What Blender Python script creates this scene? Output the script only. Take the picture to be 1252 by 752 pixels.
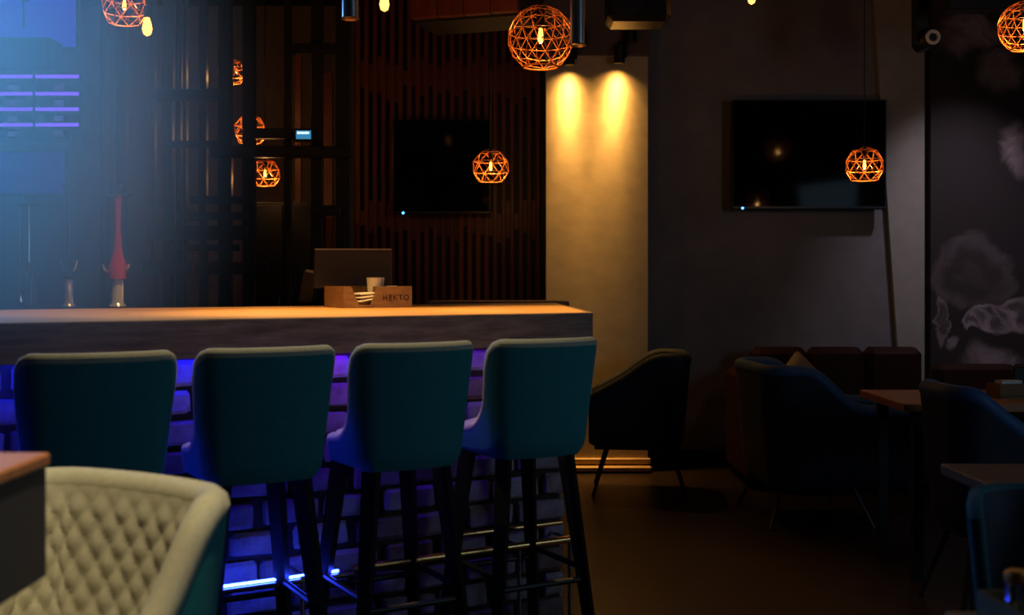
import bpy, math, random
from mathutils import Vector, Matrix, noise
R = math.radians
rnd = random.Random(7)
sc = bpy.context.scene
for o in list(bpy.data.objects): bpy.data.objects.remove(o)
C = sc.collection

# ---------------------------------------------------------------- camera
CAM_Z, F, CX, CY = 1.27, 1391.0, 626.0, 340.0
cam_d = bpy.data.cameras.new('camera')
cam = bpy.data.objects.new('camera', cam_d); C.objects.link(cam)
cam.location = (0, 0, CAM_Z); cam.rotation_euler = (R(90), 0, 0)
cam_d.sensor_fit = 'HORIZONTAL'; cam_d.sensor_width = 36.0
cam_d.lens = 36.0 * F / 1252.0
cam_d.shift_y = -(376.0 - CY) / 1252.0
cam_d.clip_start = 0.05
cam_d.dof.use_dof = True; cam_d.dof.focus_distance = 5.0; cam_d.dof.aperture_fstop = 3.2
sc.camera = cam

# ---------------------------------------------------------------- world, exposure
w = bpy.data.worlds.new('night'); sc.world = w; w.use_nodes = True
w.node_tree.nodes['Background'].inputs['Color'].default_value = (0.35, 0.4, 0.6, 1)
w.node_tree.nodes['Background'].inputs['Strength'].default_value = 0.0
sc.view_settings.view_transform = 'Standard'
sc.view_settings.look = 'None'
sc.view_settings.exposure = 0.0
sc.view_settings.gamma = 1.0
sc.view_settings.use_curve_mapping = False

def light(name, kind, loc, energy, color, target=None, **kw):
    d = bpy.data.lights.new(name, kind); d.energy = energy; d.color = color
    for k, v in kw.items(): setattr(d, k, v)
    o = bpy.data.objects.new(name, d); C.objects.link(o); o.location = loc
    if target is not None:
        o.rotation_euler = (Vector(target) - Vector(loc)).to_track_quat('-Z', 'Y').to_euler()
    return o

# dim cool fill light added on the right, out of view
light('right_fill', 'AREA', (3.80, 1.9, 1.75), 16.0, (0.48, 0.76, 1.0), (-0.3, 3.4, 0.9), shape='RECTANGLE', size=1.2, size_y=1.3)
# warm ceiling lamp over the seats in front of the bar
light('ceiling_lamp_warm', 'SPOT', (-0.30, 1.25, 3.3), 200.0, (1.0, 0.82, 0.46), (-0.86, 2.0, 0.62), spot_size=R(27), spot_blend=0.7, shadow_soft_size=0.06)
# warm ceiling lamp straight above the row of stools
light('stool_lamp_warm', 'SPOT', (-0.66, 3.36, 3.35), 75.0, (1.0, 0.80, 0.42), (-0.62, 3.36, 0.9), spot_size=R(62), spot_blend=0.8, shadow_soft_size=0.05)
# third lamp over the counter, above the view
light('counter_lamp', 'SPOT', (-1.27, 4.3, 2.5), 62.0, (1.0, 0.55, 0.17), (-1.27, 4.3, 0.0), spot_size=R(78), spot_blend=0.7, shadow_soft_size=0.03)
# blue stage spot behind the bar, out of view at the left, that lights the smoke from behind
light('blue_spot', 'SPOT', (-3.35, 5.7, 2.75), 265.0, (0.13, 0.46, 0.95), (-1.5, 3.2, 1.65), spot_size=R(62), spot_blend=1.0, shadow_soft_size=0.12)
# lamp on the lighting track that grazes the smoke mural
light('mural_lamp', 'SPOT', (2.98, 6.65, 3.1), 46.0, (0.95, 0.82, 0.95), (3.02, 7.66, 1.25), spot_size=R(62), spot_blend=1.0, shadow_soft_size=0.05)

# ---------------------------------------------------------------- helpers
def W(px, py, Y):
    return Vector(((px - CX) / F * Y, Y, CAM_Z - (py - CY) / F * Y))

MATS = {}
def mat(name, color, rough=0.6, metal=0.0, sheen=0.0, grain=None, bump=0.0, scale=20.0, color2=None, emit=None, strength=0.0, spec=0.5, transmission=0.0, stretch=(1, 1, 1), coords='Object', ior=1.45):
    if name in MATS: return MATS[name]
    m = bpy.data.materials.new(name); m.use_nodes = True
    nt = m.node_tree; b = nt.nodes['Principled BSDF']
    c = (*color, 1)
    b.inputs['Base Color'].default_value = c
    b.inputs['Roughness'].default_value = rough
    b.inputs['Metallic'].default_value = metal
    b.inputs['Specular IOR Level'].default_value = spec
    b.inputs['IOR'].default_value = ior
    if sheen:
        b.inputs['Sheen Weight'].default_value = sheen
        b.inputs['Sheen Roughness'].default_value = 0.35
        b.inputs['Sheen Tint'].default_value = (min(1, color[0]*1.5+.25), min(1, color[1]*1.5+.25), min(1, color[2]*1.5+.25), 1)
    if transmission: b.inputs['Transmission Weight'].default_value = transmission
    if emit:
        b.inputs['Emission Color'].default_value = (*emit, 1); b.inputs['Emission Strength'].default_value = strength
    if color2 or bump:
        tc = nt.nodes.new('ShaderNodeTexCoord'); mp = nt.nodes.new('ShaderNodeMapping')
        mp.inputs['Scale'].default_value = stretch
        nz = nt.nodes.new('ShaderNodeTexNoise'); nz.inputs['Scale'].default_value = scale
        nz.inputs['Detail'].default_value = 6; nz.inputs['Roughness'].default_value = 0.62
        nt.links.new(tc.outputs[coords], mp.inputs['Vector']); nt.links.new(mp.outputs[0], nz.inputs['Vector'])
        if color2:
            rp = nt.nodes.new('ShaderNodeValToRGB')
            rp.color_ramp.elements[0].position = 0.34; rp.color_ramp.elements[1].position = 0.66
            rp.color_ramp.elements[0].color = c; rp.color_ramp.elements[1].color = (*color2, 1)
            nt.links.new(nz.outputs['Fac'], rp.inputs['Fac']); nt.links.new(rp.outputs['Color'], b.inputs['Base Color'])
        if bump:
            bp = nt.nodes.new('ShaderNodeBump'); bp.inputs['Strength'].default_value = bump; bp.inputs['Distance'].default_value = 0.01
            nt.links.new(nz.outputs['Fac'], bp.inputs['Height']); nt.links.new(bp.outputs['Normal'], b.inputs['Normal'])
    MATS[name] = m
    return m

class MB:
    def __init__(s): s.v = []; s.f = []; s.smooth = False
    def add(s, vs, fs):
        n = len(s.v); s.v += [tuple(p) for p in vs]; s.f += [tuple(i + n for i in f) for f in fs]; return s
    def box(s, c, size, rz=0.0, bev=0.0, M=None):
        hx, hy, hz = size[0]/2, size[1]/2, size[2]/2
        if bev <= 0:
            vs = [(x, y, z) for x in (-hx, hx) for y in (-hy, hy) for z in (-hz, hz)]
            fs = [(0,1,3,2), (4,6,7,5), (0,4,5,1), (2,3,7,6), (0,2,6,4), (1,5,7,3)]
        else:
            b = min(bev, hx*.95, hy*.95, hz*.95); vs = []; idx = {}
            for sx in (-1, 1):
                for sy in (-1, 1):
                    for sz in (-1, 1):
                        for a in range(3):
                            p = [sx*(hx-b), sy*(hy-b), sz*(hz-b)]; p[a] = (sx*hx, sy*hy, sz*hz)[a]
                            idx[(sx, sy, sz, a)] = len(vs); vs.append(tuple(p))
            fs = []
            cyc = [(-1,-1), (1,-1), (1,1), (-1,1)]
            for a in range(3):
                u, v_ = (a+1) % 3, (a+2) % 3
                for sg in (-1, 1):
                    q = []
                    for su, sv in cyc:
                        k = [0,0,0]; k[a] = sg; k[u] = su; k[v_] = sv; q.append(idx[(*k, a)])
                    fs.append(tuple(q if sg > 0 else q[::-1]))
            for a in range(3):
                u, v_ = (a+1) % 3, (a+2) % 3
                for su in (-1, 1):
                    for sv in (-1, 1):
                        k0 = [0,0,0]; k0[a] = -1; k0[u] = su; k0[v_] = sv
                        k1 = list(k0); k1[a] = 1
                        q = [idx[(*k0, u)], idx[(*k1, u)], idx[(*k1, v_)], idx[(*k0, v_)]]
                        fs.append(tuple(q if su*sv < 0 else q[::-1]))
            for sx in (-1, 1):
                for sy in (-1, 1):
                    for sz in (-1, 1):
                        q = [idx[(sx,sy,sz,0)], idx[(sx,sy,sz,1)], idx[(sx,sy,sz,2)]]
                        fs.append(tuple(q if sx*sy*sz > 0 else q[::-1]))
        T = Matrix.Translation(Vector(c)) @ Matrix.Rotation(rz, 4, 'Z')
        if M is not None: T = Matrix.Translation(Vector(c)) @ M
        return s.add([T @ Vector(p) for p in vs], fs)
    def bar(s, p0, p1, w0, w1=None, sides=4, rot=R(45)):
        w1 = w0 if w1 is None else w1
        p0, p1 = Vector(p0), Vector(p1); d = (p1 - p0).normalized()
        a = d.cross(Vector((0, 0, 1)))
        if a.length < 1e-4: a = Vector((1, 0, 0))
        a.normalize(); b = d.cross(a)
        vs = []
        for p, ww in ((p0, w0), (p1, w1)):
            for i in range(sides):
                t = rot + 2*math.pi*i/sides
                vs.append(p + (a*math.cos(t) + b*math.sin(t))*ww)
        fs = [(i, (i+1) % sides, sides+(i+1) % sides, sides+i) for i in range(sides)]
        fs += [tuple(range(sides))[::-1], tuple(range(sides, 2*sides))]
        return s.add(vs, fs)
    def tube(s, pts, r, sides=10, closed=False):
        pts = [Vector(p) for p in pts]; n = len(pts); vs = []; up = None
        for i, p in enumerate(pts):
            a = pts[(i-1) % n] if (closed or i) else p
            b = pts[(i+1) % n] if (closed or i < n-1) else p
            d = (b - a).normalized()
            if up is None:
                up = d.cross(Vector((0, 0, 1)))
                if up.length < 1e-3: up = Vector((1, 0, 0))
                up.normalize()
            up = (up - d*up.dot(d)).normalized(); q = d.cross(up)
            rr = r[i] if isinstance(r, (list, tuple)) else r
            for j in range(sides):
                t = 2*math.pi*j/sides; vs.append(p + (up*math.cos(t) + q*math.sin(t))*rr)
        fs = []
        for i in range(n if closed else n-1):
            i2 = (i+1) % n
            for j in range(sides):
                j2 = (j+1) % sides
                fs.append((i*sides+j, i*sides+j2, i2*sides+j2, i2*sides+j))
        if not closed: fs += [tuple(range(sides))[::-1], tuple(range((n-1)*sides, n*sides))]
        return s.add(vs, fs)
    def lathe(s, prof, seg=24, c=(0, 0, 0), M=None):
        vs = []; n = len(prof); T = Matrix.Translation(Vector(c))
        if M is not None: T = T @ M
        for r, z in prof:
            for j in range(seg):
                t = 2*math.pi*j/seg; vs.append(T @ Vector((max(r, 1e-4)*math.cos(t), max(r, 1e-4)*math.sin(t), z)))
        fs = []
        for i in range(n-1):
            for j in range(seg):
                j2 = (j+1) % seg; fs.append((i*seg+j, i*seg+j2, (i+1)*seg+j2, (i+1)*seg+j))
        fs += [tuple(range(seg))[::-1], tuple(range((n-1)*seg, n*seg))]
        return s.add(vs, fs)
    def prism(s, poly, z0, z1):
        n = len(poly)
        vs = [(x, y, z0) for x, y in poly] + [(x, y, z1) for x, y in poly]
        fs = [(i, (i+1) % n, n+(i+1) % n, n+i) for i in range(n)] + [tuple(range(n))[::-1], tuple(range(n, 2*n))]
        return s.add(vs, fs)
    def grid(s, P, close_u=False):
        nu, nv = len(P), len(P[0]); vs = [p for row in P for p in row]; fs = []
        for i in range(nu if close_u else nu-1):
            i2 = (i+1) % nu
            for j in range(nv-1): fs.append((i*nv+j, i2*nv+j, i2*nv+j+1, i*nv+j+1))
        return s.add(vs, fs)
    def mesh(s, name, m, smooth=False):
        me = bpy.data.meshes.new(name); me.from_pydata(s.v, [], s.f); me.update()
        import bmesh
        bm = bmesh.new(); bm.from_mesh(me); bmesh.ops.recalc_face_normals(bm, faces=bm.faces)
        bm.to_mesh(me); bm.free()
        if smooth:
            me.polygons.foreach_set('use_smooth', [True]*len(me.polygons))
            me.set_sharp_from_angle(angle=R(40))
        me.materials.append(m); return me
    def build(s, name, m, parent=None, smooth=False, loc=(0,0,0), rz=0.0):
        o = bpy.data.objects.new(name, s.mesh(name, m, smooth)); C.objects.link(o)
        o.parent = parent; o.location = loc; o.rotation_euler = (0, 0, rz)
        return o

def tag(o, label=None, cat=None, group=None, kind=None):
    if label: o['label'] = label
    if cat: o['category'] = cat
    if group: o['group'] = group
    if kind: o['kind'] = kind
    return o
def thing(name, label, cat, loc=(0,0,0), rz=0.0, group=None):
    o = bpy.data.objects.new(name, None); C.objects.link(o); o.location = loc; o.rotation_euler = (0, 0, rz)
    o.empty_display_size = 0.1
    return tag(o, label, cat, group)
def struct(o, label=None): return tag(o, label, None, None, 'structure')
def copy_tree(o, parent=None):
    c = o.copy(); C.objects.link(c); c.parent = parent
    for ch in list(o.children): copy_tree(ch, c)
    return c

# ---------------------------------------------------------------- materials
M_floor = mat('floor_wood', (0.014, 0.009, 0.007), 0.35, spec=0.35, color2=(0.026, 0.015, 0.010), scale=6, stretch=(1, 9, 1), bump=0.05)
M_ceil = mat('ceiling_black', (0.012, 0.010, 0.010), 0.9)
M_plaster = mat('grey_plaster', (0.20, 0.19, 0.21), 0.9, color2=(0.25, 0.235, 0.25), scale=5, bump=0.12)
M_darkwall = mat('dark_plaster', (0.09, 0.07, 0.07), 0.9, color2=(0.12, 0.09, 0.09), scale=4, bump=0.1)
M_column = mat('column_plaster', (0.42, 0.35, 0.25), 0.85, color2=(0.5, 0.42, 0.30), scale=7, stretch=(1, 1, 1.5))
M_wedge = mat('lit_wedge_plaster', (0.36, 0.34, 0.31), 0.9, color2=(0.42, 0.39, 0.36), scale=9, bump=0.1)  # paler than the wall, paints in the wedge of light
M_slat = mat('mahogany', (0.095, 0.02, 0.009), 0.42, color2=(0.145, 0.033, 0.014), scale=10, stretch=(6, 6, 0.6))
M_black = mat('black_lacquer', (0.010, 0.010, 0.011), 0.5)
M_blackmetal = mat('black_metal', (0.012, 0.012, 0.013), 0.45, metal=0.3)
M_post = mat('dark_post', (0.018, 0.017, 0.019), 0.5, spec=0.3)
M_top = mat('counter_oak', (0.56, 0.29, 0.10), 0.42, color2=(0.70, 0.40, 0.16), scale=5, stretch=(1, 14, 6), bump=0.08)
M_fascia = mat('fascia_wood', (0.11, 0.062, 0.05), 0.55, color2=(0.30, 0.18, 0.145), scale=4.5, stretch=(1.2, 6, 9), bump=0.2)
M_brick = [mat('brick_%d' % i, c1, 0.9, color2=c2, scale=14, bump=0.7) for i, (c1, c2) in enumerate([
    ((0.22, 0.14, 0.14), (0.42, 0.33, 0.34)), ((0.30, 0.22, 0.22), (0.48, 0.40, 0.40)), ((0.15, 0.07, 0.06), (0.30, 0.20, 0.19)), ((0.36, 0.29, 0.29), (0.47, 0.40, 0.40))])]
M_mortar = mat('mortar', (0.05, 0.035, 0.035), 0.95, bump=0.5, scale=30)
M_teal = mat('teal_velvet', (0.012, 0.20, 0.235), 0.75, sheen=0.35, color2=(0.016, 0.23, 0.265), scale=60, bump=0.05)
M_cream = mat('cream_fabric', (0.50, 0.47, 0.37), 0.8, sheen=0.3, color2=(0.58, 0.545, 0.44), scale=90, bump=0.08)
M_navy = mat('navy_velvet', (0.003, 0.008, 0.024), 0.7, sheen=0.12)
M_copper = mat('copper', (0.95, 0.32, 0.06), 0.4, metal=0.35)
M_brass = mat('brass', (0.80, 0.45, 0.16), 0.28, metal=1.0)
M_chrome = mat('chrome', (0.75, 0.75, 0.78), 0.10, metal=1.0)
M_steel = mat('steel', (0.6, 0.6, 0.62), 0.22, metal=1.0)
M_screen = mat('tv_glass', (0.003, 0.003, 0.004), 0.06, spec=0.05)
M_plastic = mat('black_plastic', (0.010, 0.010, 0.011), 0.38)
M_bulb = mat('bulb_filament', (1, 0.7, 0.3), 0.4, emit=(1.0, 0.36, 0.05), strength=6)
M_bluedot = mat('standby_led', (0, 0.1, 1), 0.4, emit=(0.05, 0.35, 1.0), strength=8)
M_glass = mat('clear_glass', (0.9, 0.95, 1.0), 0.03, transmission=0.95)
M_redglass = mat('red_lacquer', (0.42, 0.012, 0.03), 0.15)
M_box = mat('box_wood', (0.16, 0.082, 0.034), 0.6, color2=(0.24, 0.13, 0.054), scale=8, stretch=(2, 2, 9))
M_table = mat('table_wood', (0.42, 0.16, 0.07), 0.45, color2=(0.52, 0.215, 0.10), scale=6, stretch=(1, 9, 1))
M_tabledark = mat('table_side', (0.04, 0.04, 0.055), 0.6)
M_paper = mat('white_paper', (0.80, 0.76, 0.68), 0.7)
M_leather = mat('brown_leather', (0.026, 0.008, 0.006), 0.7, spec=0.2, color2=(0.036, 0.011, 0.008), scale=18, bump=0.1)
M_beige = mat('beige_cushion', (0.30, 0.22, 0.14), 0.9)
M_skirt = mat('skirting_wood', (0.42, 0.27, 0.12), 0.5)

# ---------------------------------------------------------------- room
def quad_box(name, x0, x1, y0, y1, z0, z1, m, label, parent=None):
    o = MB().box(((x0+x1)/2, (y0+y1)/2, (z0+z1)/2), (x1-x0, y1-y0, z1-z0)).build(name, m, parent)
    return struct(o, label)
quad_box('floor', -4.6, 4.0, -1.8, 9.1, -0.1, 0, M_floor, 'dark wooden floor of the bar')
quad_box('ceiling', -4.6, 4.0, -1.8, 9.1, 3.4, 3.5, M_ceil, 'black ceiling')
quad_box('wall_left', -4.7, -4.6, -1.8, 9.1, 0, 3.4, M_darkwall, 'dark wall on the left')
quad_box('wall_right', 3.9, 4.0, -1.8, 9.1, 0, 3.4, M_darkwall, 'dark wall on the right')
quad_box('wall_front', -4.6, 3.9, -1.9, -1.8, 0, 3.4, M_darkwall, 'dark wall behind the viewer')
quad_box('wall_back_left', -4.6, 0.20, 8.9, 9.0, 0, 3.4, mat('brown_plaster', (0.22, 0.165, 0.16), 0.9, color2=(0.27, 0.20, 0.19), scale=4, bump=0.1), 'dim brown wall behind the lattice screen')
quad_box('wall_back', 0.9, 3.9, 7.75, 7.85, 0, 3.4, M_plaster, 'dim grey plaster wall carrying the right television')

# unseen window added in the right wall around the fill light
win = MB().box((3.885, 1.9, 1.75), (0.012, 1.30, 1.40)).build('fill_window_1', M_glass); struct(win, 'added window around the fill light in the right wall')
for (dy, dz, sy, sz) in ((0, 0.72, 1.42, 0.06), (0, -0.72, 1.42, 0.06), (0.68, 0, 0.06, 1.38), (-0.68, 0, 0.06, 1.38)):
    MB().box((3.875, 1.9+dy, 1.75+dz), (0.05, sy, sz), bev=0.004).build('fill_window_frame', M_black, win)
# column washed by two spots
col = MB().box((0.5565, 7.70, 1.7), (0.665, 0.50, 3.4)).build('column', M_column); struct(col, 'plaster column washed by two warm spotlights')
for k, (z, h) in enumerate(((0.075, 0.035), (0.03, 0.03))):
    MB().box((0.5565, 7.44 - 0.02*k, z), (0.70, 0.03 + 0.05*k, h), bev=0.006).build('skirting', M_skirt, col)
bk = MB().box((0.5565, 7.435, 3.06), (0.70, 0.03, 0.68), bev=0.004).build('trim_2', M_darkwall); struct(bk, 'dark bulkhead above the lit column')
# baseboard
bb = MB().box((2.4, 7.735, 0.05), (3.0, 0.03, 0.10), bev=0.005).build('baseboard_back', M_black); struct(bb, 'black baseboard under the grey wall')

# wedge of light right of the television, built as a tapering pale slab
p0, p1, p2, p3 = W(1070, -60, 7.6), W(1137, -60, 7.6), W(1137, 560, 7.6), W(1113, 560, 7.6)
wedge = MB()
vs = [(p.x, 7.70, p.z) for p in (p0, p1, p2, p3)] + [(p.x, 7.75, p.z) for p in (p0, p1, p2, p3)]
wedge.add(vs, [(0,1,2,3), (7,6,5,4), (0,4,5,1), (1,5,6,2), (2,6,7,3), (3,7,4,0)])
struct(wedge.build('light_wedge', M_wedge), 'pale tapering slab for the wedge of light beside the smoke mural')

# smoke mural wall ---------------------------------------------------------
def mural_mat():
    m = bpy.data.materials.new('smoke_mural'); m.use_nodes = True; nt = m.node_tree; b = nt.nodes['Principled BSDF']
    N = nt.nodes.new; L = nt.links.new
    tc = N('ShaderNodeTexCoord')
    nz = N('ShaderNodeTexNoise'); nz.inputs['Scale'].default_value = 2.6; nz.inputs['Detail'].default_value = 5; nz.inputs['Distortion'].default_value = 0.8
    L(tc.outputs['Object'], nz.inputs['Vector'])
    sub = N('ShaderNodeVectorMath'); sub.operation = 'SUBTRACT'; sub.inputs[1].default_value = (0.5, 0.5, 0.5); L(nz.outputs['Color'], sub.inputs[0])
    scl = N('ShaderNodeVectorMath'); scl.operation = 'SCALE'; scl.inputs['Scale'].default_value = 0.42; L(sub.outputs[0], scl.inputs[0])
    ad = N('ShaderNodeVectorMath'); ad.operation = 'ADD'; L(tc.outputs['Object'], ad.inputs[0]); L(scl.outputs[0], ad.inputs[1])
    total = None
    # ellipses: centre px, py, radius x, radius z (m), ring softness, strength
    for (px, py, rx, rz, ring, st) in [(1215, 392, .17, .13, 1, 1.0), (1240, 385, .16, .15, 1, .9), (1195, 400, .10, .10, 1, .9), (1165, 422, .06, .05, 0, .9), (1225, 455, .36, .18, 0, .75), (1150, 390, .05, .2, 1, .5),
                                      (1185, 40, .32, .20, 0, .8), (1225, 85, .22, .16, 0, .55), (1245, 180, .14, .20, 0, .8), (1190, 330, .3, .3, 1, .22), (1175, 5, .2, .2, 0, .5)]:
        c = W(px, py, 7.66)
        s1 = N('ShaderNodeVectorMath'); s1.operation = 'SUBTRACT'; s1.inputs[1].default_value = (c.x, c.y, c.z); L(ad.outputs[0], s1.inputs[0])
        d1 = N('ShaderNodeVectorMath'); d1.operation = 'MULTIPLY'; d1.inputs[1].default_value = (1/rx, 0, 1/rz); L(s1.outputs[0], d1.inputs[0])
        ln = N('ShaderNodeVectorMath'); ln.operation = 'LENGTH'; L(d1.outputs[0], ln.inputs[0])
        rp = N('ShaderNodeValToRGB'); e = rp.color_ramp.elements
        if ring:
            e[0].position = 0.0; e[0].color = (.55*st,)*3 + (1,)
            e[1].position = 1.0; e[1].color = (0, 0, 0, 1)
            x = e.new(0.82); x.color = (st, st, st, 1); x = e.new(0.45); x.color = (.25*st,)*3 + (1,)
        else:
            e[0].position = 0.35; e[0].color = (st, st, st, 1); e[1].position = 1.15 if False else 1.0; e[1].color = (0, 0, 0, 1)
        rp.color_ramp.interpolation = 'EASE'
        L(ln.outputs['Value'], rp.inputs['Fac'])
        if total is None: total = rp.outputs['Color']
        else:
            mx = N('ShaderNodeMix'); mx.data_type = 'RGBA'; mx.blend_type = 'LIGHTEN'; mx.inputs['Factor'].default_value = 1.0
            L(total, mx.inputs[6]); L(rp.outputs['Color'], mx.inputs[7]); total = mx.outputs[2]
    n2 = N('ShaderNodeTexNoise'); n2.inputs['Scale'].default_value = 5; n2.inputs['Detail'].default_value = 7; n2.inputs['Distortion'].default_value = 1.5
    L(ad.outputs[0], n2.inputs['Vector'])
    mm = N('ShaderNodeMath'); mm.operation = 'MULTIPLY'; L(total, mm.inputs[0]); L(n2.outputs['Fac'], mm.inputs[1])
    fr = N('ShaderNodeValToRGB'); e = fr.color_ramp.elements
    e[0].position = 0.0; e[0].color = (0.035, 0.026, 0.03, 1); e[1].position = 0.6; e[1].color = (0.46, 0.37, 0.40, 1)
    L(mm.outputs[0], fr.inputs['Fac']); L(fr.outputs['Color'], b.inputs['Base Color']); b.inputs['Roughness'].default_value = 0.8
    return m
a = W(1138, 0, 7.66).x
quad_box('wall_mural', a, 3.9, 7.66, 7.75, 0, 3.4, mural_mat(), 'dark wall printed with a mural of pale curling smoke')

# ---------------------------------------------------------------- slatted wall with the left television
YS = 7.62
x0, x1 = W(432, 0, YS).x, W(668, 0, YS).x
sw = MB().box(((x0+x1)/2, YS+0.08, 1.7), (x1-x0, 0.06, 3.4)).build('wall_slatted', M_black)
struct(sw, 'wall of dark mahogany slats behind the counter')
pitch = 0.0575; n = int((x1-x0)/pitch)
slat_me = MB().box((0, 0, 0), (0.030, 0.035, 3.38), bev=0.004).mesh('slat', M_slat)
for i in range(n):
    o = bpy.data.objects.new('slat', slat_me); C.objects.link(o); o.parent = sw
    o.location = (x0 + pitch*(i+0.5), YS + 0.03, 1.7)
for i in range(n-1):
    for (ya, yb) in ((76, 112), (254, 284)):
        za, zb = W(0, ya + rnd.uniform(-10, 10), YS).z, W(0, yb + rnd.uniform(-10, 14), YS).z
        o = MB().box((0, 0, 0), (pitch-0.030, 0.022, za-zb)).build('slat_filler', M_slat, sw)
        o.location = (x0 + pitch*(i+1.0), YS + 0.036, (za+zb)/2)

def television(name, px0, px1, py0, py1, Y, label, tilt=0):
    a, b = W(px0, py1, Y), W(px1, py0, Y)
    wv, hv = b.x-a.x, b.z-a.z
    t = thing(name, label, 'television', ((a.x+b.x)/2, Y, a.z)); t.rotation_euler = (R(tilt), 0, 0)
    MB().box((0, 0.025, hv/2), (wv, 0.05, hv), bev=0.006).build('casing', M_plastic, t)
    MB().box((0, -0.001, hv/2+0.006), (wv-0.02, 0.004, hv-0.03)).build('screen', M_screen, t)
    MB().lathe([(0.006, 0), (0.008, 0.002), (0.006, 0.006)], 10, (-wv/2+0.07, -0.004, 0.008), Matrix.Rotation(R(90), 4, 'X')).build('standby_light', M_bluedot, t)
    MB().box((0, 0.075, hv/2), (0.3, 0.05, 0.3)).build('wall_bracket', M_blackmetal, t)
    return t
television('television', 480, 600, 146, 262, YS-0.11, 'black flat television hung on the slatted wall')
television('television', 895, 1084, 122, 256, 7.62, 'large black flat television on the grey wall near the smoke mural')

# ---------------------------------------------------------------- bar
BC = Vector((0.294, 4.125, 0)); BRZ = R(30); CT = 1.1455
def bl(x, y, z=0.0):
    return Matrix.Translation(BC) @ Matrix.Rotation(BRZ, 4, 'Z') @ Vector((x, y, z))
bar = thing('bar_counter', 'long brick bar counter with a thick oak top', 'bar counter', BC, BRZ)
EX, EY = 0.765, 1.457
XL = -3.3
top = MB().prism([(XL, 0.0205), (-0.014, 0.0205), (EX-0.0245, EY), (XL, EY)], CT-0.028, CT).build('counter_top', M_top, bar)
top['label'] = 'warm oak counter top'
th = 0.116
MB().box((XL/2, 0.010, CT-0.0005-th/2), (-XL, 0.02, th), bev=0.002).build('fascia', M_fascia, bar)
L = math.hypot(EX, EY); ea = math.atan2(EY, EX)
MB().box((EX/2-0.004, EY/2+0.012, CT-0.0005-th/2), (L-0.035, 0.02, th), rz=ea, bev=0.002).build('fascia', M_fascia, bar)
YB = 0.13; ZB = CT-th
core = MB().prism([(XL, YB+0.02), (-0.05, YB+0.02), (EX-0.17, EY-0.1), (XL, EY-0.1)], 0, CT-0.029).build('brick_wall', M_mortar, bar)
core['label'] = 'wall of rough pale bricks under the counter'
brick_me = []
for k in range(8):
    b = MB(); b.box((0, 0, 0), (0.195, 0.05, 0.074), bev=0.009)
    r2 = random.Random(k)
    b.v = [(x + r2.uniform(-.006, .006), y + r2.uniform(-.004, .004), z + r2.uniform(-.005, .005)) for x, y, z in b.v]
    brick_me.append(b.mesh('brick', M_brick[k % 4]))
RP = 0.0925; BP = 0.212
for row in range(11):
    z = 0.05 + RP*row
    xo = -0.14 - (BP/2 if row % 2 else 0)
    if row % 2:
        o = bpy.data.objects.new('brick', brick_me[rnd.randrange(8)]); C.objects.link(o); o.parent = core
        o.location = (-0.085, YB+0.02, z); o.scale = (0.42, 1, 1)
    k = 0
    while xo - k*BP > -2.6:
        o = bpy.data.objects.new('brick', brick_me[rnd.randrange(8)]); C.objects.link(o); o.parent = core
        o.location = (xo - k*BP - (0.0 if row % 2 == 0 else 0.0), YB + 0.02 + rnd.uniform(-.005, .005), z + rnd.uniform(-.003, .003))
        o.scale = (rnd.uniform(.9, 1.02), 1, rnd.uniform(.92, 1.03)); k += 1
    for k in range(6):
        s = 0.10 + k*BP + (BP/2 if row % 2 else 0)
        o = bpy.data.objects.new('brick', brick_me[rnd.randrange(8)]); C.objects.link(o); o.parent = core
        o.location = (-0.06 + s*math.cos(ea), YB + 0.02 + s*math.sin(ea), z); o.rotation_euler = (0, 0, ea)

# LED strip under the counter
led = thing('led_strip', 'coloured LED strip glowing under the counter edge', 'LED strip', BC, BRZ)
def ledm(n_, c, s): return mat(n_, c, 0.5, emit=c, strength=s)
for (xa, xb, c, s, nm) in [(-3.2, -1.62, (0.003, 0.010, 1.0), 42, 'led_blue'), (-1.61, -1.06, (0.006, 0.006, 1.0), 42, 'led_indigo'), (-1.05, -0.97, (0.55, 0.004, 0.8), 34, 'led_magenta'), (-0.96, -0.62, (0.008, 0.004, 1.0), 34, 'led_ultramarine'), (-0.61, -0.40, (0.13, 0.004, 1.0), 22, 'led_violet'), (-0.35, -0.26, (0.20, 0.006, 1.0), 10, 'led_purple')]:
    MB().box(((xa+xb)/2, 0.055, ZB+0.022), (xb-xa, 0.012, 0.008)).build('led_segment', ledm(nm, c, s), led)
MB().box((-1.75, 0.055, ZB+0.034), (2.92, 0.03, 0.014)).build('channel', M_blackmetal, led)

# foot rail
rail = thing('foot_rail', 'metal foot rail running along the brick bar front', 'foot rail', BC, BRZ)
RZ_ = 0.335
MB().tube([(-0.93, -0.0, RZ_), (-0.09, -0.0, RZ_)], 0.013, 14).build('tube', M_brass, rail, True)
MB().tube([(-2.7, 0.0, RZ_-0.016), (-0.93, 0.0, RZ_-0.016)], 0.009, 12).build('tube', M_steel, rail, True)
lt = MB().tube([(-2.7, 0.0, RZ_), (-0.98, 0.0, RZ_)], 0.0045, 10).build('light_tube', mat('rail_light', (0.1, 0.2, 1), 0.4, emit=(0.022, 0.050, 1.0), strength=44), rail, True)
lt['label'] = 'pale blue glowing light tube'
MB().tube([(-0.55, 0.075, RZ_+0.045), (-0.09, 0.075, RZ_+0.045)], 0.010, 12).build('tube', M_brass, rail, True)
for x in (-0.10, -0.31, -1.10, -1.90):
    MB().tube([(x, 0, 0), (x, 0, RZ_)], 0.008, 10).build('post', M_steel, rail, True)
    MB().tube([(x, 0, RZ_), (x, YB, RZ_)], 0.007, 8).build('bracket', M_steel, rail, True)

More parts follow.
